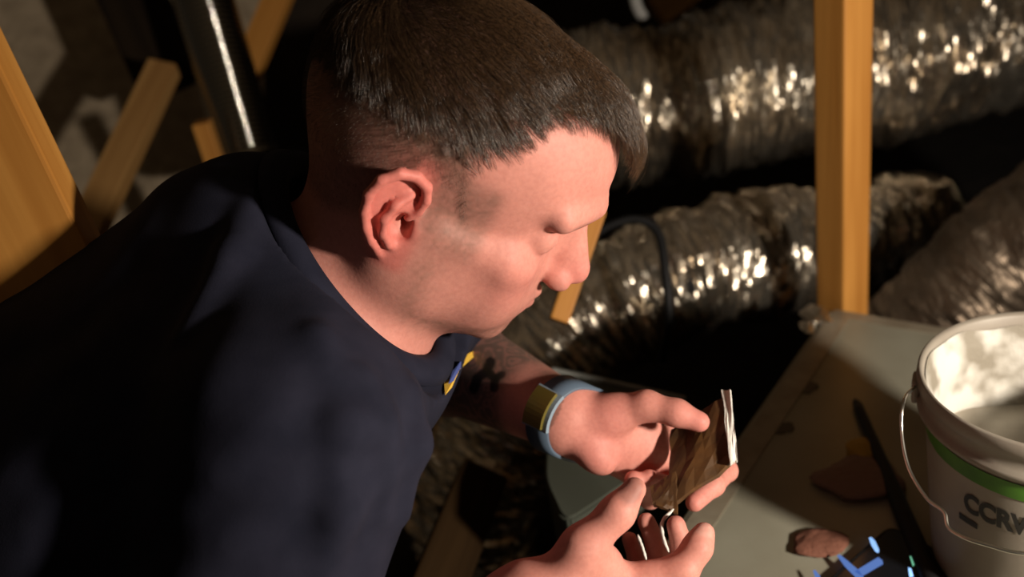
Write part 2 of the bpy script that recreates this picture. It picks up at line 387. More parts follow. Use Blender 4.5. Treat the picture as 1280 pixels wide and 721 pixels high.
for s in (-1, 1):
    he((10.9, s*1.25, -2.45), (.95, .6, .75), .45)
    he((11.2, s*.68, -3.1), (.4, .25, .25), .25, 's')
    hc((10.0, 0, -4.55), (9.0, s*2.2, -5.05), .42, .28, .5)
    hc((9.8, 0, -5.6), (9.0, s*2.0, -5.3), .48, .3, .5)
    hc((10.35, 0, -5.05), (9.4, s*2.3, -5.2), .05, .05, .3, 's')
# ears
def ear(s):
    E0 = np.array([-.3, s*7.05, .2]); tilt = math.radians(32); SC = 1.22; lean = math.radians(-10)
    eu = np.array([-math.cos(tilt), s*math.sin(tilt), 0]); ev_ = np.array([-.12, s*.20, 1.0]); ev_ /= np.linalg.norm(ev_)
    eu -= ev_*(eu@ev_); eu /= np.linalg.norm(eu); ew = np.cross(eu, ev_); ew *= np.sign(ew[1]*s)
    def q(u, v, w=0): return E0+SC*(eu*u+ev_*v+ew*w)
    Rm = np.stack([eu, ev_, ew], 1)
    he(q(1.45, .55, -.25), (1.65*SC, 2.75*SC, .42), .35, 'u', Rm)
    he(q(.5, -.1, -.55), (1.1, 1.6, .8), .5, 'u', Rm)
    he(q(.75, -2.35, -.05), (.8, .85, .4), .4, 'u', Rm)
    he(q(1.75, 1.3, .32), (.95, 1.55, .42), .18, 's', Rm)                 # scapha and fossa
    he(q(.85, -.25, .25), (.85, 1.05, .75), .2, 's', Rm)                # concha
    he(q(.35, -.35, -.3), (.35, .55, .9), .2, 's', Rm)                 # ear canal
    hx = [(.55, .15, .05), (.1, .75, .2), (-.05, 1.6, .3), (.15, 2.5, .32), (.85, 3.15, .3), (1.75, 3.3, .28), (2.6, 2.85, .25), (3.05, 1.9, .22), (3.05, .8, .2), (2.75, -.3, .16), (2.25, -1.3, .1), (1.6, -2.2, .05), (.95, -2.9, 0)]
    rr = [.24, .3, .34, .36, .38, .38, .36, .34, .32, .3, .3, .32, .3]
    for i in range(len(hx)-1): hc(q(*hx[i]), q(*hx[i+1]), rr[i], rr[i+1], .16)
    ah = [(.75, 1.75, .12), (1.55, 1.25, .3), (1.95, .4, .36), (1.8, -.6, .34), (1.3, -1.4, .3)]
    for i in range(len(ah)-1): hc(q(*ah[i]), q(*ah[i+1]), .3, .3, .28)
    hc(q(1.3, -1.4, .3), q(.85, -1.65, .2), .32, .3, .2)
    he(q(.0, -.55, .25), (.42, .6, .38), .3, 'u', Rm)                   # tragus

# ---- neck, trunk, arms
C7 = K(372, 262, .665); NOTCH = K(488, 452, .665)
SHR = K(368, 548, .535); SHL = K(540, 362, .84)
PEL = K(-210, 820, .72)
NB = C7*.52+NOTCH*.48
body.cone(H(-2.2, 0, -1.5), NB, .056, .058, .04)
body.cone(H(1.0, 0, -5.5), NOTCH*.72+C7*.28, .038, .030, .04)
for s in (-1, 1): body.cone(H(-1.6, s*5.9, -2.2), NOTCH*.88+C7*.12, .011, .009, .03)
ear(-1); ear(1)
def trunk(S, g, k=.05):
    S.cone(SHR, SHL, .055+g, .055+g, k)
    mid = (SHR+SHL)/2; sp = (PEL-C7)/np.linalg.norm(PEL-C7); ch = NOTCH-C7; ch -= sp*(ch@sp); ch /= np.linalg.norm(ch); sx = np.cross(sp, ch)
    Rm = np.stack([ch, sp, sx], 1)
    S.ell(C7+sp*.20+ch*.075, (.118+g, .22+g, .165+g), k, Rm)
    S.ell(C7+sp*.42+ch*.06, (.11+g, .18+g, .15+g), k, Rm)
    S.cone(C7+sp*.04+ch*.02, SHR, .05+g, .045+g, k); S.cone(C7+sp*.04+ch*.02, SHL, .05+g, .045+g, k)
    return sp, ch, sx
sp, ch, sx = trunk(body, -.030)
ELR = K(255, 1010, .53); WRR = K(664, 765, .565)
ELL = K(490, 414, .955); WRL = K(706, 522, .715)
body.cone(SHR, ELR, .050, .042, .03); body.cone(ELR, ELR*.65+WRR*.35, .044, .042, .02); body.cone(ELR*.65+WRR*.35, WRR, .042, .029, .02)
body.cone(SHL, ELL, .050, .042, .03); body.cone(ELL, ELL*.6+WRL*.4, .046, .050, .02); body.cone(ELL*.6+WRL*.4, WRL, .049, .027, .02)

# ---- right hand (near): thumb and index open like a C, other fingers curled behind
def finger(pts, rad, k=.005): body.chain([K(*p) for p in pts], [r*.001 for r in rad], k)
finger([(664, 765, .565), (735, 745, .590), (775, 738, .605)], [28, 25, 17], .02)
finger([(690, 742, .565), (728, 684, .560), (772, 640, .560), (793, 611, .563)], [20, 13.2, 10.2, 7.6], .008)
body.ell(K(741, 706, .575), (.020, .016, .016), .015)
finger([(762, 732, .585), (852, 713, .580), (872, 684, .583), (880, 666, .588)], [13, 9.8, 8.6, 7.2], .008)
finger([(782, 742, .612), (848, 722, .632), (853, 684, .642), (845, 656, .645)], [11, 9, 8.2, 7], .004)
finger([(772, 750, .630), (825, 726, .655), (822, 684, .662), (808, 652, .662)], [10.5, 8.8, 8, 6.8], .004)
finger([(755, 752, .640), (796, 730, .670), (797, 700, .676), (787, 674, .676)], [9.5, 7.8, 7, 6], .004)
# ---- left hand (far): palm towards the camera, thumb along the top, fingers round the brown piece
finger([(706, 522, .715), (752, 540, .717)], [25, 22], .02)
body.ell(K(778, 548, .722), (.040, .030, .016), .02, np.stack([np.array([.9, .43, 0]), np.array([-.43, .9, 0]), np.array([0, 0, 1.])], 1))
body.ell(K(762, 520, .700), (.024, .017, .016), .008, np.stack([np.array([.95, -.3, 0]), np.array([.3, .95, 0]), np.array([0, 0, 1.])], 1))
body.ell(K(742, 566, .700), (.021, .0145, .015), .008, np.stack([np.array([.75, .66, 0]), np.array([-.66, .75, 0]), np.array([0, 0, 1.])], 1))
finger([(765, 518, .702), (808, 507, .690), (846, 516, .680), (874, 527, .676)], [15, 11.5, 10, 8], .006)
finger([(818, 540, .735), (888, 558, .745), (908, 588, .715), (892, 606, .680), (868, 628, .665)], [11, 9.5, 8.5, 8, 7], .005)
finger([(806, 560, .735), (860, 596, .745), (845, 612, .715), (812, 598, .692)], [11, 9.2, 8.6, 7.2], .005)
finger([(790, 574, .730), (826, 610, .738), (812, 622, .712), (792, 600, .690)], [10.5, 9, 8.4, 7.4], .005)
finger([(770, 578, .722), (800, 604, .735), (808, 616, .722), (794, 612, .706)], [9.5, 8, 7.4, 6.4], .005)

V, Q = polygonise(body.ev, (-.60, -.36, .36), (.30, .48, 1.06), .0019)
V = relax(V, Q, 1, .35)
print('body', len(V), time.time()-T0)

# ---- skin colouring: complexion, beard shadow, cropped-hair shadow, lips, nails, tattoo
h = to_head(V); hx_, hy, hz = h[:, 0], h[:, 1], h[:, 2]
near_head = (np.abs(h) < 16).all(1)
def sst(a, b, x): t = np.clip((x-a)/(b-a), 0, 1); return t*t*(3-2*t)
def lattice(X, sc, seed):                              # smooth value noise
    g = np.random.default_rng(seed).random((32, 32, 32)); Y = X*sc; i = np.floor(Y).astype(int); f = Y-i; f = f*f*(3-2*f); o = 0
    for a in (0, 1):
        for b in (0, 1):
            for c in (0, 1):
                w = (f[:, 0] if a else 1-f[:, 0])*(f[:, 1] if b else 1-f[:, 1])*(f[:, 2] if c else 1-f[:, 2])
                o = o+w*g[(i[:, 0]+a) % 32, (i[:, 1]+b) % 32, (i[:, 2]+c) % 32]
    return o
n1 = lattice(V, 60, 1); n2 = lattice(V, 180, 2); n3 = lattice(V, 420, 3)
SK = np.array([.62, .265, .215]); RED = np.array([.66, .19, .165])
col = np.tile(SK, (len(V), 1))*(.93+.14*n1[:, None])
def mix(w, c): global col; w = np.clip(w, 0, 1)[:, None]; col = col*(1-w)+np.asarray(c)*w
def blob(c, r): return np.exp(-(((h-np.array(c))/np.array(r))**2).sum(1))
mix(.75*blob((11.6, 0, -1.8), (1.6, 1.6, 1.6))*near_head, RED)
for s in (-1, 1):
    mix(.45*blob((7.0, s*4.5, -2.2), (2.5, 2, 2.2))*near_head, RED)
    mix(.8*sst(6.9, 7.6, s*hy)*sst(.8, -.3, hx_)*sst(-4.2, -3.2, hz)*sst(5.2, 4.2, hz)*near_head, (.64, .185, .155))
    mix(.6*blob((9.6, s*1.0, -5.2), (.9, 1.4, .7))*near_head, (.45, .15, .13))
    mix(.85*blob((9.5, s*2.9, 3.1), (1.6, 2.0, .42))*near_head, (.10, .05, .035))     # eyebrow
# hairline: hair where inside > 0
def hairline(hx_, hy, hz):
    ay = np.abs(hy)
    front = 8.0-1.25*np.maximum(ay-2.3, 0)       # forehead line recedes at the temples
    zlow = np.interp(hx_, [-12, -6, -3.2, -1.4, 1.2, 2.6, 4.5, 6.2, 8.0], [-3.5, -3.2, -1.5, 4.0, 3.2, .2, 3.6, 6.0, 8.2])
    return np.minimum(front-hx_+2.0*sst(8, 12, hz)*0, hz-zlow)
HL = hairline(hx_, hy, hz)
earmask = sst(7.35, 7.8, np.abs(hy))*(hz < 4.6)*(hx_ < 1.2)*(hx_ > -4.5)
scalp = sst(-.4, 1.2, HL)*near_head*(1-earmask)
fade = np.clip(.62+.38*sst(2.5, 6.5, hz), 0, 1)
mix(scalp*fade*(.72+.28*n3), (.10, .065, .045))
zj = -5.4-.46*(hx_-1.4)
beard = sst(-.9, -2.6, hz)*sst(-2.2, 3.0, hx_)*sst(zj-3.2, zj-.4, hz)*near_head*(1-earmask)*(1-blob((10.3, 0, -2.2), (2, 2, 1.6)))
beard *= np.clip(.25+sst(3.5, 0.5, hx_)+sst(-6.2, -7.6, hz), 0, 1)
mix(.62*beard*(.6+.7*n3), (.17, .095, .07))
side = sst(2.9, 1.6, np.abs(hx_-1.9))*sst(-2.5, 0, hz)*sst(5, 3.5, hz)*near_head*(1-earmask)
mix(.58*side*(.6+.7*n3), (.17, .10, .075))
# knuckle and palm redness, nails
def cam_blob(p, r): return np.exp(-(((V-K(*p))/r)**2).sum(1))
for p in ((742, 568, .690), (762, 522, .688), (876, 527, .670), (868, 622, .66), (795, 596, .685)): mix(.55*cam_blob(p, .02), (.62, .22, .19))
mix(.7*sst(.012, .007, np.linalg.norm((V-K(789, 607, .553))/np.array([1, 1.25, 1.3]), axis=1)), (.26, .12, .10))
mix(.55*sst(.008, .005, np.linalg.norm(V-K(882, 660, .581), axis=1)), (.68, .40, .34))
# tattooed left forearm
ax = (WRL-ELL); Lf = np.linalg.norm(ax); ax /= Lf; tt = (V-ELL)@ax/Lf; rad_ = np.linalg.norm(V-ELL-np.outer((V-ELL)@ax, ax), axis=1)
arm = (rad_ < .065)*sst(-.3, 0, tt)*sst(.88, .80, tt)*sst(.68, .72, V[:, 2])
n4 = lattice(V, 95, 9); n5 = lattice(V+.5, 48, 12)
pat = sst(.42, .60, np.abs(np.sin(n4*9+n5*7)))
mix(arm*(.62+.30*pat), (.15, .105, .085))
pxv = np.c_[640+FPX*V[:, 0]/V[:, 2], 360.5+FPX*V[:, 1]/V[:, 2]]
def stroke(pts, w):
    d = np.full(len(V), 1e3)
    for (a, b) in zip(pts[:-1], pts[1:]):
        a = np.array(K(a[0], a[1], .78)); b = np.array(K(b[0], b[1], .78)); vv = V[:, :2]/V[:, 2:]*.78
        ab = (b-a)[:2]; t = np.clip(((vv-a[:2])@ab)/(ab@ab), 0, 1); d = np.minimum(d, np.linalg.norm(vv-a[:2]-t[:, None]*ab, axis=1))
    mix(arm*sst(w, w*.6, d)*.95, (.012, .010, .010))
stroke([(613, 452), (608, 464), (597, 472), (592, 486)], .0055); stroke([(608, 464), (619, 473), (618, 485)], .005); stroke([(619, 473), (628, 468)], .004)

skin = mat('skin', (1, 1, 1), .55, attr='tint', sss=.12, noise=(300, (.90, .86, .86), 3, .35, .7), bump=(420, .12, .0012), spec=.28)
man = empty('person', (float(to_world(PEL[None])[0, 0]), float(to_world(PEL[None])[0, 1]), 0))
tag(man, 'man in a dark navy t-shirt bending over something brown held in both hands', 'person')
bo = fast_mesh('body', to_world(V), Q, skin); under(bo, man)
at = bo.data.color_attributes.new('tint', 'FLOAT_COLOR', 'POINT')
at.data.foreach_set('color', np.c_[col, np.ones(len(col))].astype(np.float32).ravel())

# ------------------------------------------------------------------ clothes
M['shirt'] = mat('navy_cotton', (.017, .0175, .033), .9, bump=(900, .25, .0006), noise=(40, (.010, .011, .023), 4, .3, .7), spec=.2)
M['trousers'] = mat('dark_work_trousers', (.03, .032, .028), .9, bump=(500, .3, .001))
RC = K(445, 338, .665); RA = (K(532, 455, .665)-K(360, 214, .665))/2; LA = np.linalg.norm(RA); RAu = RA/LA
RB = (SHR-SHL); RB -= RAu*(RB@RAu); RBu = RB/np.linalg.norm(RB); LB = .074
RN = np.cross(RAu, RBu); RN *= np.sign(RN@(H(0, 0, 0)-RC))
RM = np.stack([RAu, RBu, RN], 1)
sh = Sculpt(); trunk(sh, .006, .055)
sh.cone(SHR, SHR*.45+ELR*.55, .070, .074, .03); sh.cone(SHL, SHL*.45+ELL*.55, .062, .062, .03)
sh.ell(RC-RN*.035, (LA+.022, LB+.024, .05), .04, RM)
sh.cone(C7+sp*.08, C7+sp*.34-ch*.02, .075, .11, .05)                       # rounded upper back
def surf(px, py):
    d = np.linspace(.32, .9, 240); e = sh.ev(np.stack([K(px, py, x) for x in d])); i = np.argmax(e < 0); return d[i]
def fold(pts, r, k=.016):
    q_ = [K(px, py, surf(px, py)) for px, py in pts]; sh.chain(q_, r, k)
for f_ in ([(455, 470), (478, 540), (480, 640)], [(400, 420), (430, 530), (440, 620)], [(515, 490), (518, 560), (500, 640)], [(320, 250), (290, 320), (230, 420)], [(420, 600), (425, 650), (405, 715)]):
    fold(f_, [.003, .0065, .003])
def swell(X): return .0014*np.sin(38*X[:, 0]+22*X[:, 1]+7*np.sin(21*X[:, 1]+9*X[:, 2]))*np.sin(17*X[:, 1]-12*X[:, 2]+4*np.sin(24*X[:, 0]))
def shirt_fn(X, c, rb):
    d = sh.ev(X, c, rb)+swell(X)
    Y = (X-RC)@RM; rho = np.sqrt((Y[:, 0]/LA)**2+(Y[:, 1]/LB)**2); out = (rho-1)*.075
    zc = np.where(out < 0, np.maximum(-.035, out*6), out*.30+np.maximum(out-.02, 0)*.7)
    cut = Y[:, 2]-zc
    return np.where(rho < 3.2, np.maximum(d, cut*.8), d)
Vs, Qs = polygonise(shirt_fn, (-1.0, -.25, .26), (.12, .75, 1.12), .004)
Vs = relax(Vs, Qs, 2, .5)
print('shirt', len(Vs), time.time()-T0)
so = fast_mesh('t_shirt', to_world(Vs), Qs, M['shirt']); under(so, man)
# ribbed collar following the opening
def collar_pt(a):
    return RC+RAu*LA*math.cos(a)+RBu*LB*math.sin(a)
n = 120; cv = []
for i in range(n):
    a = 2*math.pi*i/n; p = collar_pt(a); o = (RAu*math.cos(a)*LB+RBu*math.sin(a)*LA); o /= np.linalg.norm(o)
    for (x, y) in ((-.006, .008), (.002, .012), (.012, .010), (.018, .003), (.010, -.006), (-.006, -.004)):
        cv.append(p+o*x+RN*(y+.004))
cf = [[i*6+j, i*6+(j+1) % 6, ((i+1) % n)*6+(j+1) % 6, ((i+1) % n)*6+j] for i in range(n) for j in range(6)]
co_ = fast_mesh('collar', to_world(np.array(cv)), cf, M['shirt'])
co_.parent = so

# ------------------------------------------------------------------ hair: single strands combed from the crown
idx = np.where((scalp > .25) & near_head)[0]
g = np.random.default_rng(21)
CE, CR = np.array([-1.0, 0, 4.6]), np.array([10.15, 7.65, 8.35])
def strands(pick, lenf, nseg, lift, rad0, clump, jit, seed):
    g = np.random.default_rng(seed)
    R0 = h[pick]+g.normal(0, .06, (len(pick), 3)); nrm = (R0-CE)/CR**2; nrm /= np.linalg.norm(nrm, axis=1)[:, None]
    Ln = lenf(R0)*g.uniform(.5, 1.12, len(R0)); crown = np.array([-6.0, 0, 10.5])
    rnd = g.normal(0, jit, (len(R0), 3)); P_ = [R0-nrm*.05]; p = R0.copy()
    for i in range(nseg):
        nn = (p-CE)/CR**2; nn /= np.linalg.norm(nn, axis=1)[:, None]
        fl = p-crown; fl[:, 1] *= .9; fl /= np.linalg.norm(fl, axis=1)[:, None]+1e-6
        fl = fl+np.array([.55, 0, -.15])*sst(4, 9, p[:, 2])[:, None]+np.array([.25, 0, -.5])*sst(9, 4, p[:, 2])[:, None]+rnd
        fl -= nn*(fl*nn).sum(1)[:, None]; fl /= np.linalg.norm(fl, axis=1)[:, None]+1e-6
        u = i/nseg; d = fl+nn*((lift*(.30+.70*sst(6.8, 10, R0[:, 2]))*(1+.55*sst(1, 6, R0[:, 0])))[:, None]*(1-1.6*u)); d /= np.linalg.norm(d, axis=1)[:, None]
        p = p+d*(Ln/nseg)[:, None]
        k0 = np.sqrt((((p-CE)/CR)**2).sum(1)); ins = (k0 < 1.005)
        p[ins] = CE+(p[ins]-CE)/k0[ins][:, None]*1.005
        P_.append(p.copy())
    S = np.stack(P_, 1)
    if clump:
        G = g.choice(len(R0), min(clump, len(R0)), replace=False)
        own = np.concatenate([np.argmin(((R0[a:a+2000, None]-R0[G][None])**2).sum(-1), 1) for a in range(0, len(R0), 2000)])
        T_ = S[G][own]; w = (np.linspace(0, 1, nseg+1)**1.3*.6)[None, :, None]; S = S*(1-w)+(T_+(S-S[:, :1]-T_+T_[:, :1])*.25)*w
    n = len(S); rr = rad0*np.linspace(1, .35, nseg+1)
    t = np.gradient(S, axis=1); t /= np.linalg.norm(t, axis=2)[..., None]+1e-9
    u = np.cross(t, np.array([.31, .83, .46])); u /= np.linalg.norm(u, axis=2)[..., None]+1e-9; v = np.cross(t, u)
    ang = np.array([0, 2.094, 4.189])
    Vh = S[:, :, None]+rr[None, :, None, None]*(np.cos(ang)[None, None, :, None]*u[:, :, None]+np.sin(ang)[None, None, :, None]*v[:, :, None])
    b = (np.arange(n)[:, None, None]*(nseg+1)+np.arange(nseg)[None, :, None])*3; j = np.arange(3)[None, None]; j2 = (j+1) % 3
    Qh = np.stack([b+j, b+j2, b+3+j2, b+3+j], -1).reshape(-1, 4)
    return (HEAD_T+(Vh.reshape(-1, 3)*.01)@HM.T), Qh
def len_top(R0):
    return np.interp(R0[:, 2]+.18*np.maximum(R0[:, 0], 0), [5.0, 7.0, 8.8, 10.5], [.5, 1.8, 3.7, 4.8])*(1-.82*sst(1.8, 3.8, np.abs(R0[:, 1]))*sst(.5, 4.0, R0[:, 0]))+1.8*sst(1, 6, R0[:, 0])
long_idx = idx[(hz[idx]+.18*np.maximum(hx_[idx], 0) > 5.0+2.9*g.random(len(idx)))]
pr_ = 1+1.6*sst(1, 6, hx_[long_idx]); pr_ /= pr_.sum()
Vh1, Qh1 = strands(g.choice(long_idx, 24000, p=pr_), len_top, 7, .62, .011, 900, .16, 5)
side_idx = idx[(hz[idx] < 8.4)]
Vh2, Qh2 = strands(g.choice(side_idx, 14000), lambda R0: np.interp(R0[:, 2], [-3, 3, 5, 7, 8.4], [.22, .28, .45, .9, 1.6]), 3, .7, .005, 0, .25, 6)
M['hair'] = mat('brown_hair', (.105, .056, .026), .32, spec=.6, noise=(500, (.035, .020, .011), 2, .4, .6))
hp = fast_mesh('hair', to_world(np.vstack([Vh1, Vh2])), np.vstack([Qh1, Qh2+len(Vh1)]), M['hair']); under(hp, man)
print('hair', time.time()-T0)

# ---- shirt emblem, trousers
def on_shirt(px, py, lift=.002):
    d = np.linspace(.35, .95, 1200); X = np.stack([K(px, py, x) for x in d]); e = shirt_fn(X, None, None); i = int(np.argmax(e < 0))
    return X[i]-X[i]/np.linalg.norm(X[i])*lift, i > 0
M['yellow'] = mat('yellow_print', (.80, .50, .06), .7); M['blue'] = mat('blue_print', (.06, .09, .30), .7)
def emblem_patch(name, pts, m, parent, lift):
    v = [to_world(on_shirt(x, y, lift)[0][None])[0] for x, y in pts]
    o = mesh(name, v, [list(range(len(v)))], m, smooth=False)
    o.parent = parent; return o
def shirt_edge(y):
    hit = [x for x in range(480, 620, 2) if on_shirt(x, y)[1]]; return max(hit)
EDGE = {y: shirt_edge(y) for y in range(430, 500, 6)}
def rel(dx, y): return (np.interp(y, list(EDGE), list(EDGE.values()))-dx, y)
emblem_patch('emblem', [rel(20, 458), rel(15, 442), rel(7, 436), rel(3, 440), rel(3, 462), rel(3, 484), rel(7, 494), rel(14, 480)], M['yellow'], so, .003)
emblem_patch('emblem_centre', [rel(11, 464), rel(8, 452), rel(3.5, 448), rel(3, 462), rel(3.5, 476), rel(9, 480)], M['blue'], so, .010)
tr = Sculpt(); sxr = sx*np.sign(sx@(SHR-SHL)); 
zc_ = CW.T@np.array([0, 0, 1.0])
def CA(w): return CW.T@(np.asarray(w, float)-CAM)
hipw = to_world(PEL[None])[0]; fw = CW@(ch-sp*(ch@sp)); fw[2] = 0; fw /= np.linalg.norm(fw); sw = np.cross(fw, (0, 0, 1.0))
for s in (-1, 1):
    hp_ = hipw+sw*s*.09+np.array([0, 0, -.02]); kn = hipw+sw*s*.11+fw*.20; kn[2] = .075; an = hipw+sw*s*.10-fw*.20; an[2] = .07
    tr.cone(CA(hp_), CA(kn), .095, .068, .04); tr.cone(CA(kn), CA(an), .066, .05, .03); tr.cone(CA(an), CA(an-fw*.13), .045, .03, .02)
tr.cone(CA(hipw), CA(hipw+np.array([0, 0, .10])), .14, .14, .06)
lo_ = np.min([q_[6]-q_[7] for q_ in tr.p], 0)-.03; hi_ = np.max([q_[6]+q_[7] for q_ in tr.p], 0)+.03
Vt, Qt = polygonise(tr.ev, lo_, hi_, .012, 8)
under(fast_mesh('trousers', to_world(Vt), Qt, M['trousers']), man)

# ------------------------------------------------------------------ wristband on the left wrist
wb = empty('wristband', W(WRL)); tag(wb, 'blue-grey wristband with an olive plate on the tattooed left wrist', 'wristband')
M['strap'] = mat('blue_grey_silicone', (.085, .125, .18), .5); M['plate'] = mat('olive_metal_plate', (.20, .16, .035), .35, .4); M['plate_edge'] = mat('pale_blue_edge', (.22, .30, .38), .4)
wc = K(710, 524, .7155); wa = ax*.93+np.array([.08, .05, .0]); wa /= np.linalg.norm(wa)
wu = np.cross(wa, [0, 0, 1.]); wu /= np.linalg.norm(wu); wv = np.cross(wu, wa)
def ring_pt(a, off, hgt):
    # sits on the skin: march outwards from the wrist axis
    dirn = wu*math.cos(a)+wv*math.sin(a); c = wc+wa*off; t = np.linspace(.012, .05, 90); e = body.ev(c+t[:, None]*dirn); i = int(np.argmax(e > 0)); 
    return c+dirn*(t[i]+hgt)
nA = 56; prof = [(-.0115, -.001), (-.0115, .0022), (.0115, .0022), (.0115, -.001)]; v = []
rads = {}
for o_, h_ in prof:
    ring = np.array([ring_pt(2*math.pi*i/nA, o_, h_) for i in range(nA)]); v += list((ring+np.roll(ring, 1, 0)+np.roll(ring, -1, 0))/3)
F = [[k*nA+j, k*nA+(j+1) % nA, ((k+1) % 4)*nA+(j+1) % nA, ((k+1) % 4)*nA+j] for k in range(4) for j in range(nA)]
under(mesh('strap', to_world(np.array(v)), F, M['strap']), wb)
def plate(name, a0, a1, o0, o1, hh, m):
    n = 10; vv = []
    for i in range(n+1):
        a = a0+(a1-a0)*i/n
        for o_ in (o0, o1):
            for q_ in (hh-.003, hh): vv.append(ring_pt(a, o_, q_))
    vv = np.array(vv).reshape(n+1, 4, 3); vv = (vv+np.concatenate([vv[:1], vv[:-1]])+np.concatenate([vv[1:], vv[-1:]]))/3; vv = vv.reshape(-1, 3)
    ff = []
    for i in range(n):
        b = i*4
        for x, y in ((0, 1), (1, 3), (3, 2), (2, 0)): ff.append([b+x, b+y, b+4+y, b+4+x])
    ff += [[0, 1, 3, 2], [n*4, n*4+2, n*4+3, n*4+1]]
    return under(mesh(name, to_world(vv), ff, m, smooth=False), wb)
ca = [a for a in np.linspace(0, 2*math.pi, 360) if True]
front = min(ca, key=lambda a: float((wu*math.cos(a)+wv*math.sin(a))[2]))
plate('plate_surround', front-.42, front+.62, -.0135, .0125, .0042, M['plate_edge'])
plate('plate', front-.36, front+.56, -.0120, .0085, .0054, M['plate'])

# ------------------------------------------------------------------ the brown piece in the hands
bp = empty('brown_offcut', P(870, 580, .68)); tag(bp, 'thin brown offcut with a white torn edge held in the left hand', 'offcut')
M['brown'] = mat('amber_brown_board', (.105, .045, .010), .55, noise=(60, (.045, .022, .008), 4, .3, .7)); M['white'] = mat('white_torn_paper', (.74, .73, .68), .7, bump=(200, .6, .002))
def slab(name, quadpx, m, parent, th=.004, n=8, warp=.002, seed=1):
    g_ = np.random.default_rng(seed); A, B, C_, D_ = [K(*q_) for q_ in quadpx]; u = np.linspace(0, 1, n); U, Vv = np.meshgrid(u, u)
    G = ((1-U)*(1-Vv))[..., None]*A+(U*(1-Vv))[..., None]*B+(U*Vv)[..., None]*C_+((1-U)*Vv)[..., None]*D_
    nr = np.cross(B-A, D_-A); nr /= np.linalg.norm(nr); G = G+nr*(warp*np.sin(U*4+1)*np.cos(Vv*3))[..., None]+g_.normal(0, warp*.15, G.shape)
    top = (G+nr*th/2).reshape(-1, 3); bot = (G-nr*th/2).reshape(-1, 3); N_ = n*n
    F = [[j*n+i, j*n+i+1, (j+1)*n+i+1, (j+1)*n+i] for j in range(n-1) for i in range(n-1)]
    F2 = [[N_+q_ for q_ in f[::-1]] for f in F]; per = list(range(n))+[k*n+n-1 for k in range(1, n)]+[N_-1-k for k in range(1, n)]+[(n-1-k)*n for k in range(1, n-1)]
    F3 = [[per[i], N_+per[i], N_+per[(i+1) % len(per)], per[(i+1) % len(per)]] for i in range(len(per))]
    return under(mesh(name, to_world(np.vstack([top, bot])), F+F2+F3, m, smooth=False), parent)
slab('board', [(838, 536, .708), (908, 500, .690), (916, 574, .668), (838, 640, .664)], M['brown'], bp, .004, warp=.003)
slab('white_edge', [(902, 488, .690), (914, 490, .688), (922, 576, .664), (912, 582, .666)], M['white'], bp, .007, warp=.002, seed=4)
slab('lower_flap', [(812, 606, .678), (846, 592, .676), (846, 640, .655), (818, 634, .660)], M['brown'], bp, .003, seed=6)
def strip(pts, r, label):
    return tag(tube_mesh('sealant_string', np.array([P(*p) for p in smooth_path(pts, 14)]), np.array([.4, .8, 1, 1.1, .9, 1.2, 1, 1.1, .8, 1, 1.1, .9, .8, .3])*r, M['white'], seg=8), label, 'sealant', 'white sealant strings')
strip([(842, 636, .655), (828, 652, .650), (829, 672, .640), (836, 690, .635)], .0013, 'white string of sealant hanging from the brown offcut')
strip([(797, 668, .652), (803, 684, .648), (808, 700, .645)], .0011, 'short white sealant string between the near thumb and finger')

# ------------------------------------------------------------------ grey duct box under the bucket, taped edge
BZ = .382
e0 = PZ(1036, 384, BZ); e1 = PZ(905, 570, BZ); e2 = PZ(1160, 405, BZ)
dl = (e1-e0)/np.linalg.norm(e1-e0); db = (e2-e0)/np.linalg.norm(e2-e0)
Lside = .82; Lback = .62
c0 = e0; c1_ = e0+dl*Lside; c2_ = c1_+db*Lback; c3_ = e0+db*Lback
box = empty('duct_box', (c0+c2_)/2*np.array([1, 1, 0])); tag(box, 'grey sheet-metal duct box under the white bucket with a taped edge', 'duct box')
def rounded(cs, r, n=6):
    out = []; cs = [np.array(c) for c in cs]; m_ = len(cs)
    for i in range(m_):
        p, a, b = cs[i], cs[i-1], cs[(i+1) % m_]; u = (a-p)/np.linalg.norm(a-p); w = (b-p)/np.linalg.norm(b-p)
        for t in np.linspace(0, 1, n): out.append(p+u*r*(1-t)**2+w*r*t**2)
    return out
under(prism('box_body', rounded([c0, c1_, c2_, c3_], .022), BZ, M['grey_metal'], bev=.004), box)
inn = db*.034
def on_top(z, *pts): return [np.array([p[0], p[1], z]) for p in pts]
under(prism('edge_tape', on_top(BZ+.0016, c0+db*.008+dl*.02, c1_+db*.008, c1_+inn, c0+inn+dl*.02), .0012, M['grey_edge']), box)
under(prism('edge_tape', on_top(BZ+.0010, c0+dl*.004+db*.01, c0+dl*.022+db*.01, c3_+dl*.022, c3_+dl*.004), .0008, M['grey_edge']), box)
# crumpled foil at the corner
def lump(name, c, r, m, parent=None, seed=0, sub=3, amp=.25, flat=False):
    bm = bmesh.new(); bmesh.ops.create_icosphere(bm, subdivisions=sub, radius=1); g_ = np.random.default_rng(seed)
    D_ = g_.normal(size=(9, 3)); D_ /= np.linalg.norm(D_, axis=1)[:, None]; ph = g_.uniform(0, 6, 9); fq = g_.uniform(2, 7, 9)
    for v_ in bm.verts:
        p = np.array(v_.co); k = 1+amp*np.mean(np.sin(fq*(D_@p)+ph))*1.6+g_.normal(0, amp*.06); q_ = p*k
        v_.co = Vector((c[0]+q_[0]*r[0], c[1]+q_[1]*r[1], c[2]+max(q_[2], -.75)*r[2]))
    me = bpy.data.meshes.new(name); bm.to_mesh(me); bm.free(); me.materials.append(m)
    if not flat: me.polygons.foreach_set('use_smooth', np.ones(len(me.polygons), bool))
    o = link(bpy.data.objects.new(name, me))
    return under(o, parent) if parent else o
q0 = PZ(1022, 394, BZ); under(lump('corner_foil', q0, (.018, .022, .006), M['tape'], None, 3, 3, .5, True), box)
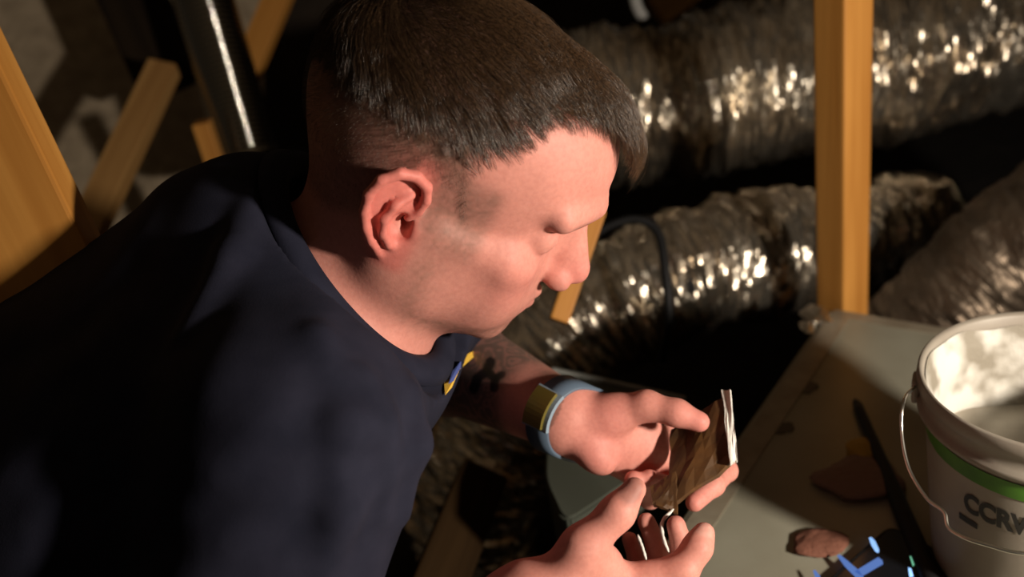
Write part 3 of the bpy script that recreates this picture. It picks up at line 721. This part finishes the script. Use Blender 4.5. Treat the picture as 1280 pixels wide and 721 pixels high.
q0 = PZ(1010, 408, BZ); under(lump('corner_foil', q0, (.010, .014, .005), M['tape'], None, 4, 2, .5, True), box)
M['stain'] = mat('dark_stain', (.09, .075, .05), .6)
for (x, y, rx, ry, sd) in ((1003, 484, .020, .014, 1), (978, 535, .014, .011, 2), (1046, 408, .012, .010, 5)):
    c = PZ(x, y, BZ); g_ = np.random.default_rng(sd); n = 18
    under(prism('stain', [np.array([c[0]+rx*math.cos(6.283*i/n)*g_.uniform(.7, 1.1), c[1]+ry*math.sin(6.283*i/n)*g_.uniform(.7, 1.1), BZ+.0014]) for i in range(n)], .0008, M['stain']), box)

# things lying on the box
M['red'] = mat('reddish_brown_rag', (.17, .065, .04), .85, bump=(120, .6, .004)); M['pink'] = mat('brown_paper', (.21, .125, .095), .8, bump=(120, .6, .004)); M['gold'] = mat('yellow_card', (.42, .26, .035), .7)
c = PZ(1030, 684, BZ); tag(lump('rag', (c[0], c[1], BZ+.0038), (.024, .017, .0045), M['red'], seed=17, amp=.45), 'small crumpled reddish rag beside the phone', 'rag')
c = PZ(1076, 604, BZ); tag(lump('paper_scrap', (c[0], c[1], BZ+.005), (.034, .036, .0065), M['pink'], seed=12, amp=.4), 'crumpled brownish paper scrap left of the black stick', 'paper')
c = PZ(1077, 566, BZ); tag(lump('card_scrap', (c[0], c[1], BZ+.005), (.017, .015, .0065), M['gold'], seed=13, amp=.3), 'small dull yellow scrap behind the brown paper scrap', 'scrap')
st_a = PZ(1072, 512, BZ)+np.array([0, 0, .006]); st_b = PZ(1190, 800, BZ)+np.array([0, 0, .010])
stick = empty('pry_stick', st_b*np.array([1, 1, 0])+np.array([0, 0, BZ])); tag(stick, 'long black tapering stick lying between the phone and the bucket', 'stick')
under(tube_mesh('shaft', smooth_path([st_a, st_a*.7+st_b*.3, (st_a+st_b)/2, st_b], 24), np.linspace(.0052, .0092, 24), M['black'], seg=14), stick)
under(tube_mesh('tip', smooth_path([st_a, st_a-(st_b-st_a)*.02+np.array([0, 0, -.001]), st_a-(st_b-st_a)*.045+np.array([0, 0, -.002])], 5), np.array([.0052, .0048, .004, .003, .0015]), M['black'], seg=14), stick)

# ---- phone
ph = empty('phone', PZ(1100, 740, BZ)); tag(ph, 'black phone with glowing blue screen at the bottom edge', 'phone')
pa = PZ(1024, 722, BZ); pb = PZ(1092, 662, BZ); pu = (pb-pa)/np.linalg.norm(pb-pa); pw_ = np.array([pu[1], -pu[0], 0])
pc = PZ(1126, 672, BZ)                          # top corner
corner = PZ(1112, 664, BZ); W1 = .070; L1 = .155
cs = [corner, corner-pu*L1, corner-pu*L1+pw_*W1, corner+pw_*W1]
if (cs[2]-cs[1])@(PZ(1150, 720, BZ)-PZ(1040, 690, BZ)) < 0: pw_ = -pw_; cs = [corner, corner-pu*L1, corner-pu*L1+pw_*W1, corner+pw_*W1]
M['screen'] = mat('phone_glass', (.006, .007, .010), .08, coat=.5); M['glow'] = mat('screen_light', (.2, .4, .8), .4, emit=((.30, .55, 1.0), 1.1)); M['glow2'] = mat('screen_dim_light', (.05, .1, .3), .4, emit=((.10, .22, .60), .45)); M['glow3'] = mat('screen_green_light', (.1, .5, .3), .4, emit=((.25, .8, .5), .6))
PT = BZ+.0098
under(prism('case', on_top(BZ+.009, *rounded(cs, .011)), .0085, M['black'], bev=.0015), ph)
cin = [corner-pu*.004+pw_*.004, corner-pu*(L1-.004)+pw_*.004, corner-pu*(L1-.004)+pw_*(W1-.004), corner-pu*.004+pw_*(W1-.004)]
scr = under(prism('screen', on_top(BZ+.0096, *rounded(cin, .008)), .0008, M['screen']), ph)
def icon(pts, m, name='screen_icon'):
    v = [PZ(x, y, PT) for x, y in pts]; o = mesh(name, v, [list(range(len(v)))], m, smooth=False); o.parent = scr
icon([(1086, 672), (1089, 671), (1094, 676), (1099, 687), (1098, 691), (1094, 689), (1089, 681)], M['glow'])
icon([(1046, 694), (1050, 693), (1060, 701), (1074, 713), (1080, 722), (1070, 722), (1056, 708)], M['glow2'])
icon([(1068, 714), (1098, 696), (1103, 700), (1104, 705), (1078, 720)], M['glow2'])
icon([(1016, 713), (1019, 712), (1026, 721), (1020, 724)], M['glow2'])
icon([(1137, 695), (1139, 695), (1143, 706), (1141, 708)], M['glow3'])
icon([(1135, 709), (1139, 710), (1142, 720), (1137, 722)], M['glow'])
icon([(1158, 712), (1162, 712), (1167, 722), (1161, 724)], M['glow'])

# ------------------------------------------------------------------ white bucket of duct sealant
BC = P(1321, 470, .67); BR = .0955; BH = BC[2]-BZ
bk = empty('sealant_bucket', (BC[0], BC[1], BZ)); tag(bk, 'white plastic sealant bucket with green stripe and smeared rim', 'bucket')
M['pail'] = mat('dirty_white_plastic', (.29, .26, .215), .5, noise=(16, (.21, .175, .14), 6, .38, .75), bump=(40, .15, .002))
M['mastic'] = mat('grey_white_mastic', (.62, .60, .55), .6, noise=(17, (.24, .215, .17), 3, .47, .58), bump=(50, .6, .004))
M['mastic2'] = mat('grey_mastic_pool', (.40, .37, .31), .5, noise=(20, (.28, .25, .2), 4, .35, .65), bump=(30, .4, .004))
M['green'] = mat('green_stripe', (.075, .24, .012), .5, noise=(30, (.045, .14, .01), 3, .3, .7)); M['ink'] = mat('black_ink', (.02, .018, .016), .6); M['wire'] = mat('bail_wire', (.62, .60, .54), .3, 1.0)
def rr_(z): return BR*(.84+.16*(z/BH))*.965
prof = [(.001, .001), (rr_(0)-.006, .001), (rr_(0)-.001, .004)]+[(rr_(z), z) for z in np.linspace(.008, BH-.034, 14)]
prof += [(BR*.975, BH-.033), (BR*1.0, BH-.031), (BR*1.0, BH-.027), (BR*.972, BH-.025), (BR*.972, BH-.014), (BR*1.0, BH-.012), (BR*1.012, BH-.006), (BR*1.005, BH), (BR*.985, BH+.002), (BR*.955, BH-.002), (BR*.945, BH-.012)]
prof += [(rr_(z)-.004, z) for z in np.linspace(BH-.03, .008, 8)]+[(.001, .006)]
under(lathe('pail', prof, M['pail'], loc=(BC[0], BC[1], BZ), seg=96), bk)
# sealant smeared on the inner wall and standing in the pail
def inner_smear(a0, a1, zt, zb, m, seed, th=.0012):
    g_ = np.random.default_rng(seed); n, k = 120, 12; v = []
    for i in range(n+1):
        a = a0+(a1-a0)*i/n; top = zt+.003*math.sin(a*3+seed)+.0015*math.sin(a*11); bot = zb
        for j in range(k+1):
            z = top+(bot-top)*j/k; r = np.interp(z, [0, BH-.03, BH-.012, BH-.002], [rr_(0)-.004, rr_(BH-.03)-.004, BR*.945, BR*.955])-.0009-th*math.sin(math.pi*min(max(j/k, .03), .97))*(1+.5*math.sin(a*7+z*160)+.3*math.sin(a*17))
            v.append((BC[0]+r*math.cos(a), BC[1]+r*math.sin(a), BZ+z))
    f = [[i*(k+1)+j, i*(k+1)+j+1, (i+1)*(k+1)+j+1, (i+1)*(k+1)+j] for i in range(n) for j in range(k)]
    return under(mesh('sealant_smear', v, f, m), bk)
inner_smear(0, 2*math.pi, BH-.007, BH-.088, M['mastic'], 1)
lev = BH-.085; th_ = np.linspace(0, 2*math.pi, 64, endpoint=False); v = [(BC[0], BC[1], BZ+lev)]; rings = np.linspace(.1, 1, 9)
for q_ in rings:
    v += [(BC[0]+(rr_(lev)-.0042)*q_*math.cos(t), BC[1]+(rr_(lev)-.0042)*q_*math.sin(t), BZ+lev+.005*math.sin(3*t+q_*7)*q_+.006*q_**4) for t in th_]
f = [[0, 1+j, 1+(j+1) % 64] for j in range(64)]+[[1+i*64+j, 1+i*64+(j+1) % 64, 1+(i+1)*64+(j+1) % 64, 1+(i+1)*64+j] for i in range(8) for j in range(64)]
under(mesh('sealant', v, f, M['mastic2']), bk)
def wrap(name, a0, a1, z0f, z1f, m, n=40, lift=.0006):
    v = []; 
    for i in range(n+1):
        a = a0+(a1-a0)*i/n
        for z in (z0f(i/n), z1f(i/n)): v.append((BC[0]+(rr_(z)+lift)*math.cos(a), BC[1]+(rr_(z)+lift)*math.sin(a), BZ+z))
    return under(mesh(name, v, [[2*i, 2*i+1, 2*i+3, 2*i+2] for i in range(n)], m), bk)
GZ = BH-.046
wrap('green_stripe', math.radians(158), math.radians(266), lambda t: GZ-.0075+.004*max(0, 1-t*5), lambda t: GZ+.0075-.003*max(0, 1-t*5), M['green'])
def bent_text(txt, size, ang0, zc, m, name):
    cu = bpy.data.curves.new(name, 'FONT'); cu.body = txt; cu.size = size; cu.offset = size*.045
    t_ = bpy.data.objects.new('lettering_source', cu); COL.objects.link(t_); dg = bpy.context.evaluated_depsgraph_get()
    me = bpy.data.meshes.new_from_object(t_.evaluated_get(dg)); bpy.data.objects.remove(t_)
    bm = bmesh.new(); bm.from_mesh(me); bmesh.ops.triangulate(bm, faces=bm.faces)
    for _ in range(2): bmesh.ops.subdivide_edges(bm, edges=[e for e in bm.edges if e.calc_length() > size*.12], cuts=1)
    for v_ in bm.verts:
        z = zc+v_.co.y; a = ang0+v_.co.x*.72/rr_(z); v_.co = Vector((BC[0]+(rr_(z)+.0006)*math.cos(a), BC[1]+(rr_(z)+.0006)*math.sin(a), BZ+z))
    bm.to_mesh(me); bm.free(); me.materials.clear(); me.materials.append(m); me.name = name
    return under(link(bpy.data.objects.new(name, me)), bk)
bent_text('CCRW', .025, math.radians(199), GZ-.040, M['ink'], 'lettering')
wrap('printed_bar', math.radians(196), math.radians(207), lambda t: GZ-.054, lambda t: GZ-.048, M['ink'], 8)
# wire bail hanging down on the near left side
dirL = PZ(1000, 560, BZ)-np.array([BC[0], BC[1], BZ]); dirL[2] = 0; dirL /= np.linalg.norm(dirL)
ear_a = math.radians(150); ear_p = np.array([BC[0]+BR*1.01*math.cos(ear_a), BC[1]+BR*1.01*math.sin(ear_a), BZ+BH-.022])
bail = [ear_p]; 
for (px, py, dd) in ((1130, 500, .650), (1127, 540, .640), (1136, 585, .628), (1158, 622, .612), (1180, 640, .600), (1188, 662, .592), (1230, 680, .575), (1300, 690, .56), (1380, 640, .565)): bail.append(P(px, py, dd))
under(tube_mesh('bail', smooth_path(bail, 60), .0013, M['wire'], seg=8), bk)
lug = beam('bail_lug', ear_p-np.array([0, 0, .012]), ear_p+np.array([0, 0, .010]), .018, .006, M['pail'], ref=(math.cos(ear_a), math.sin(ear_a), 0)); bpy.context.view_layer.update(); mw = lug.matrix_world.copy(); under(lug, bk)

# ------------------------------------------------------------------ grey-green tote left of the box, under the hands
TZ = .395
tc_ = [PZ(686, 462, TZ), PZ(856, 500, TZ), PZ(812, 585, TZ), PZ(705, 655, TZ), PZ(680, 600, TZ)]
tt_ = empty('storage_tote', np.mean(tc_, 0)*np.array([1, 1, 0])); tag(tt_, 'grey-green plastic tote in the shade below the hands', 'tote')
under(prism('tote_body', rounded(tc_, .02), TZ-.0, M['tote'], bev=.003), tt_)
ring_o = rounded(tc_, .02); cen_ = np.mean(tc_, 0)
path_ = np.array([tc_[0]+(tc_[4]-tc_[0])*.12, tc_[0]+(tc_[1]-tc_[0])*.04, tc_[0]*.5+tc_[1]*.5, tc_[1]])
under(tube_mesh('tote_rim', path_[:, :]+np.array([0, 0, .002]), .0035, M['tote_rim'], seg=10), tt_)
print('done', time.time()-T0)
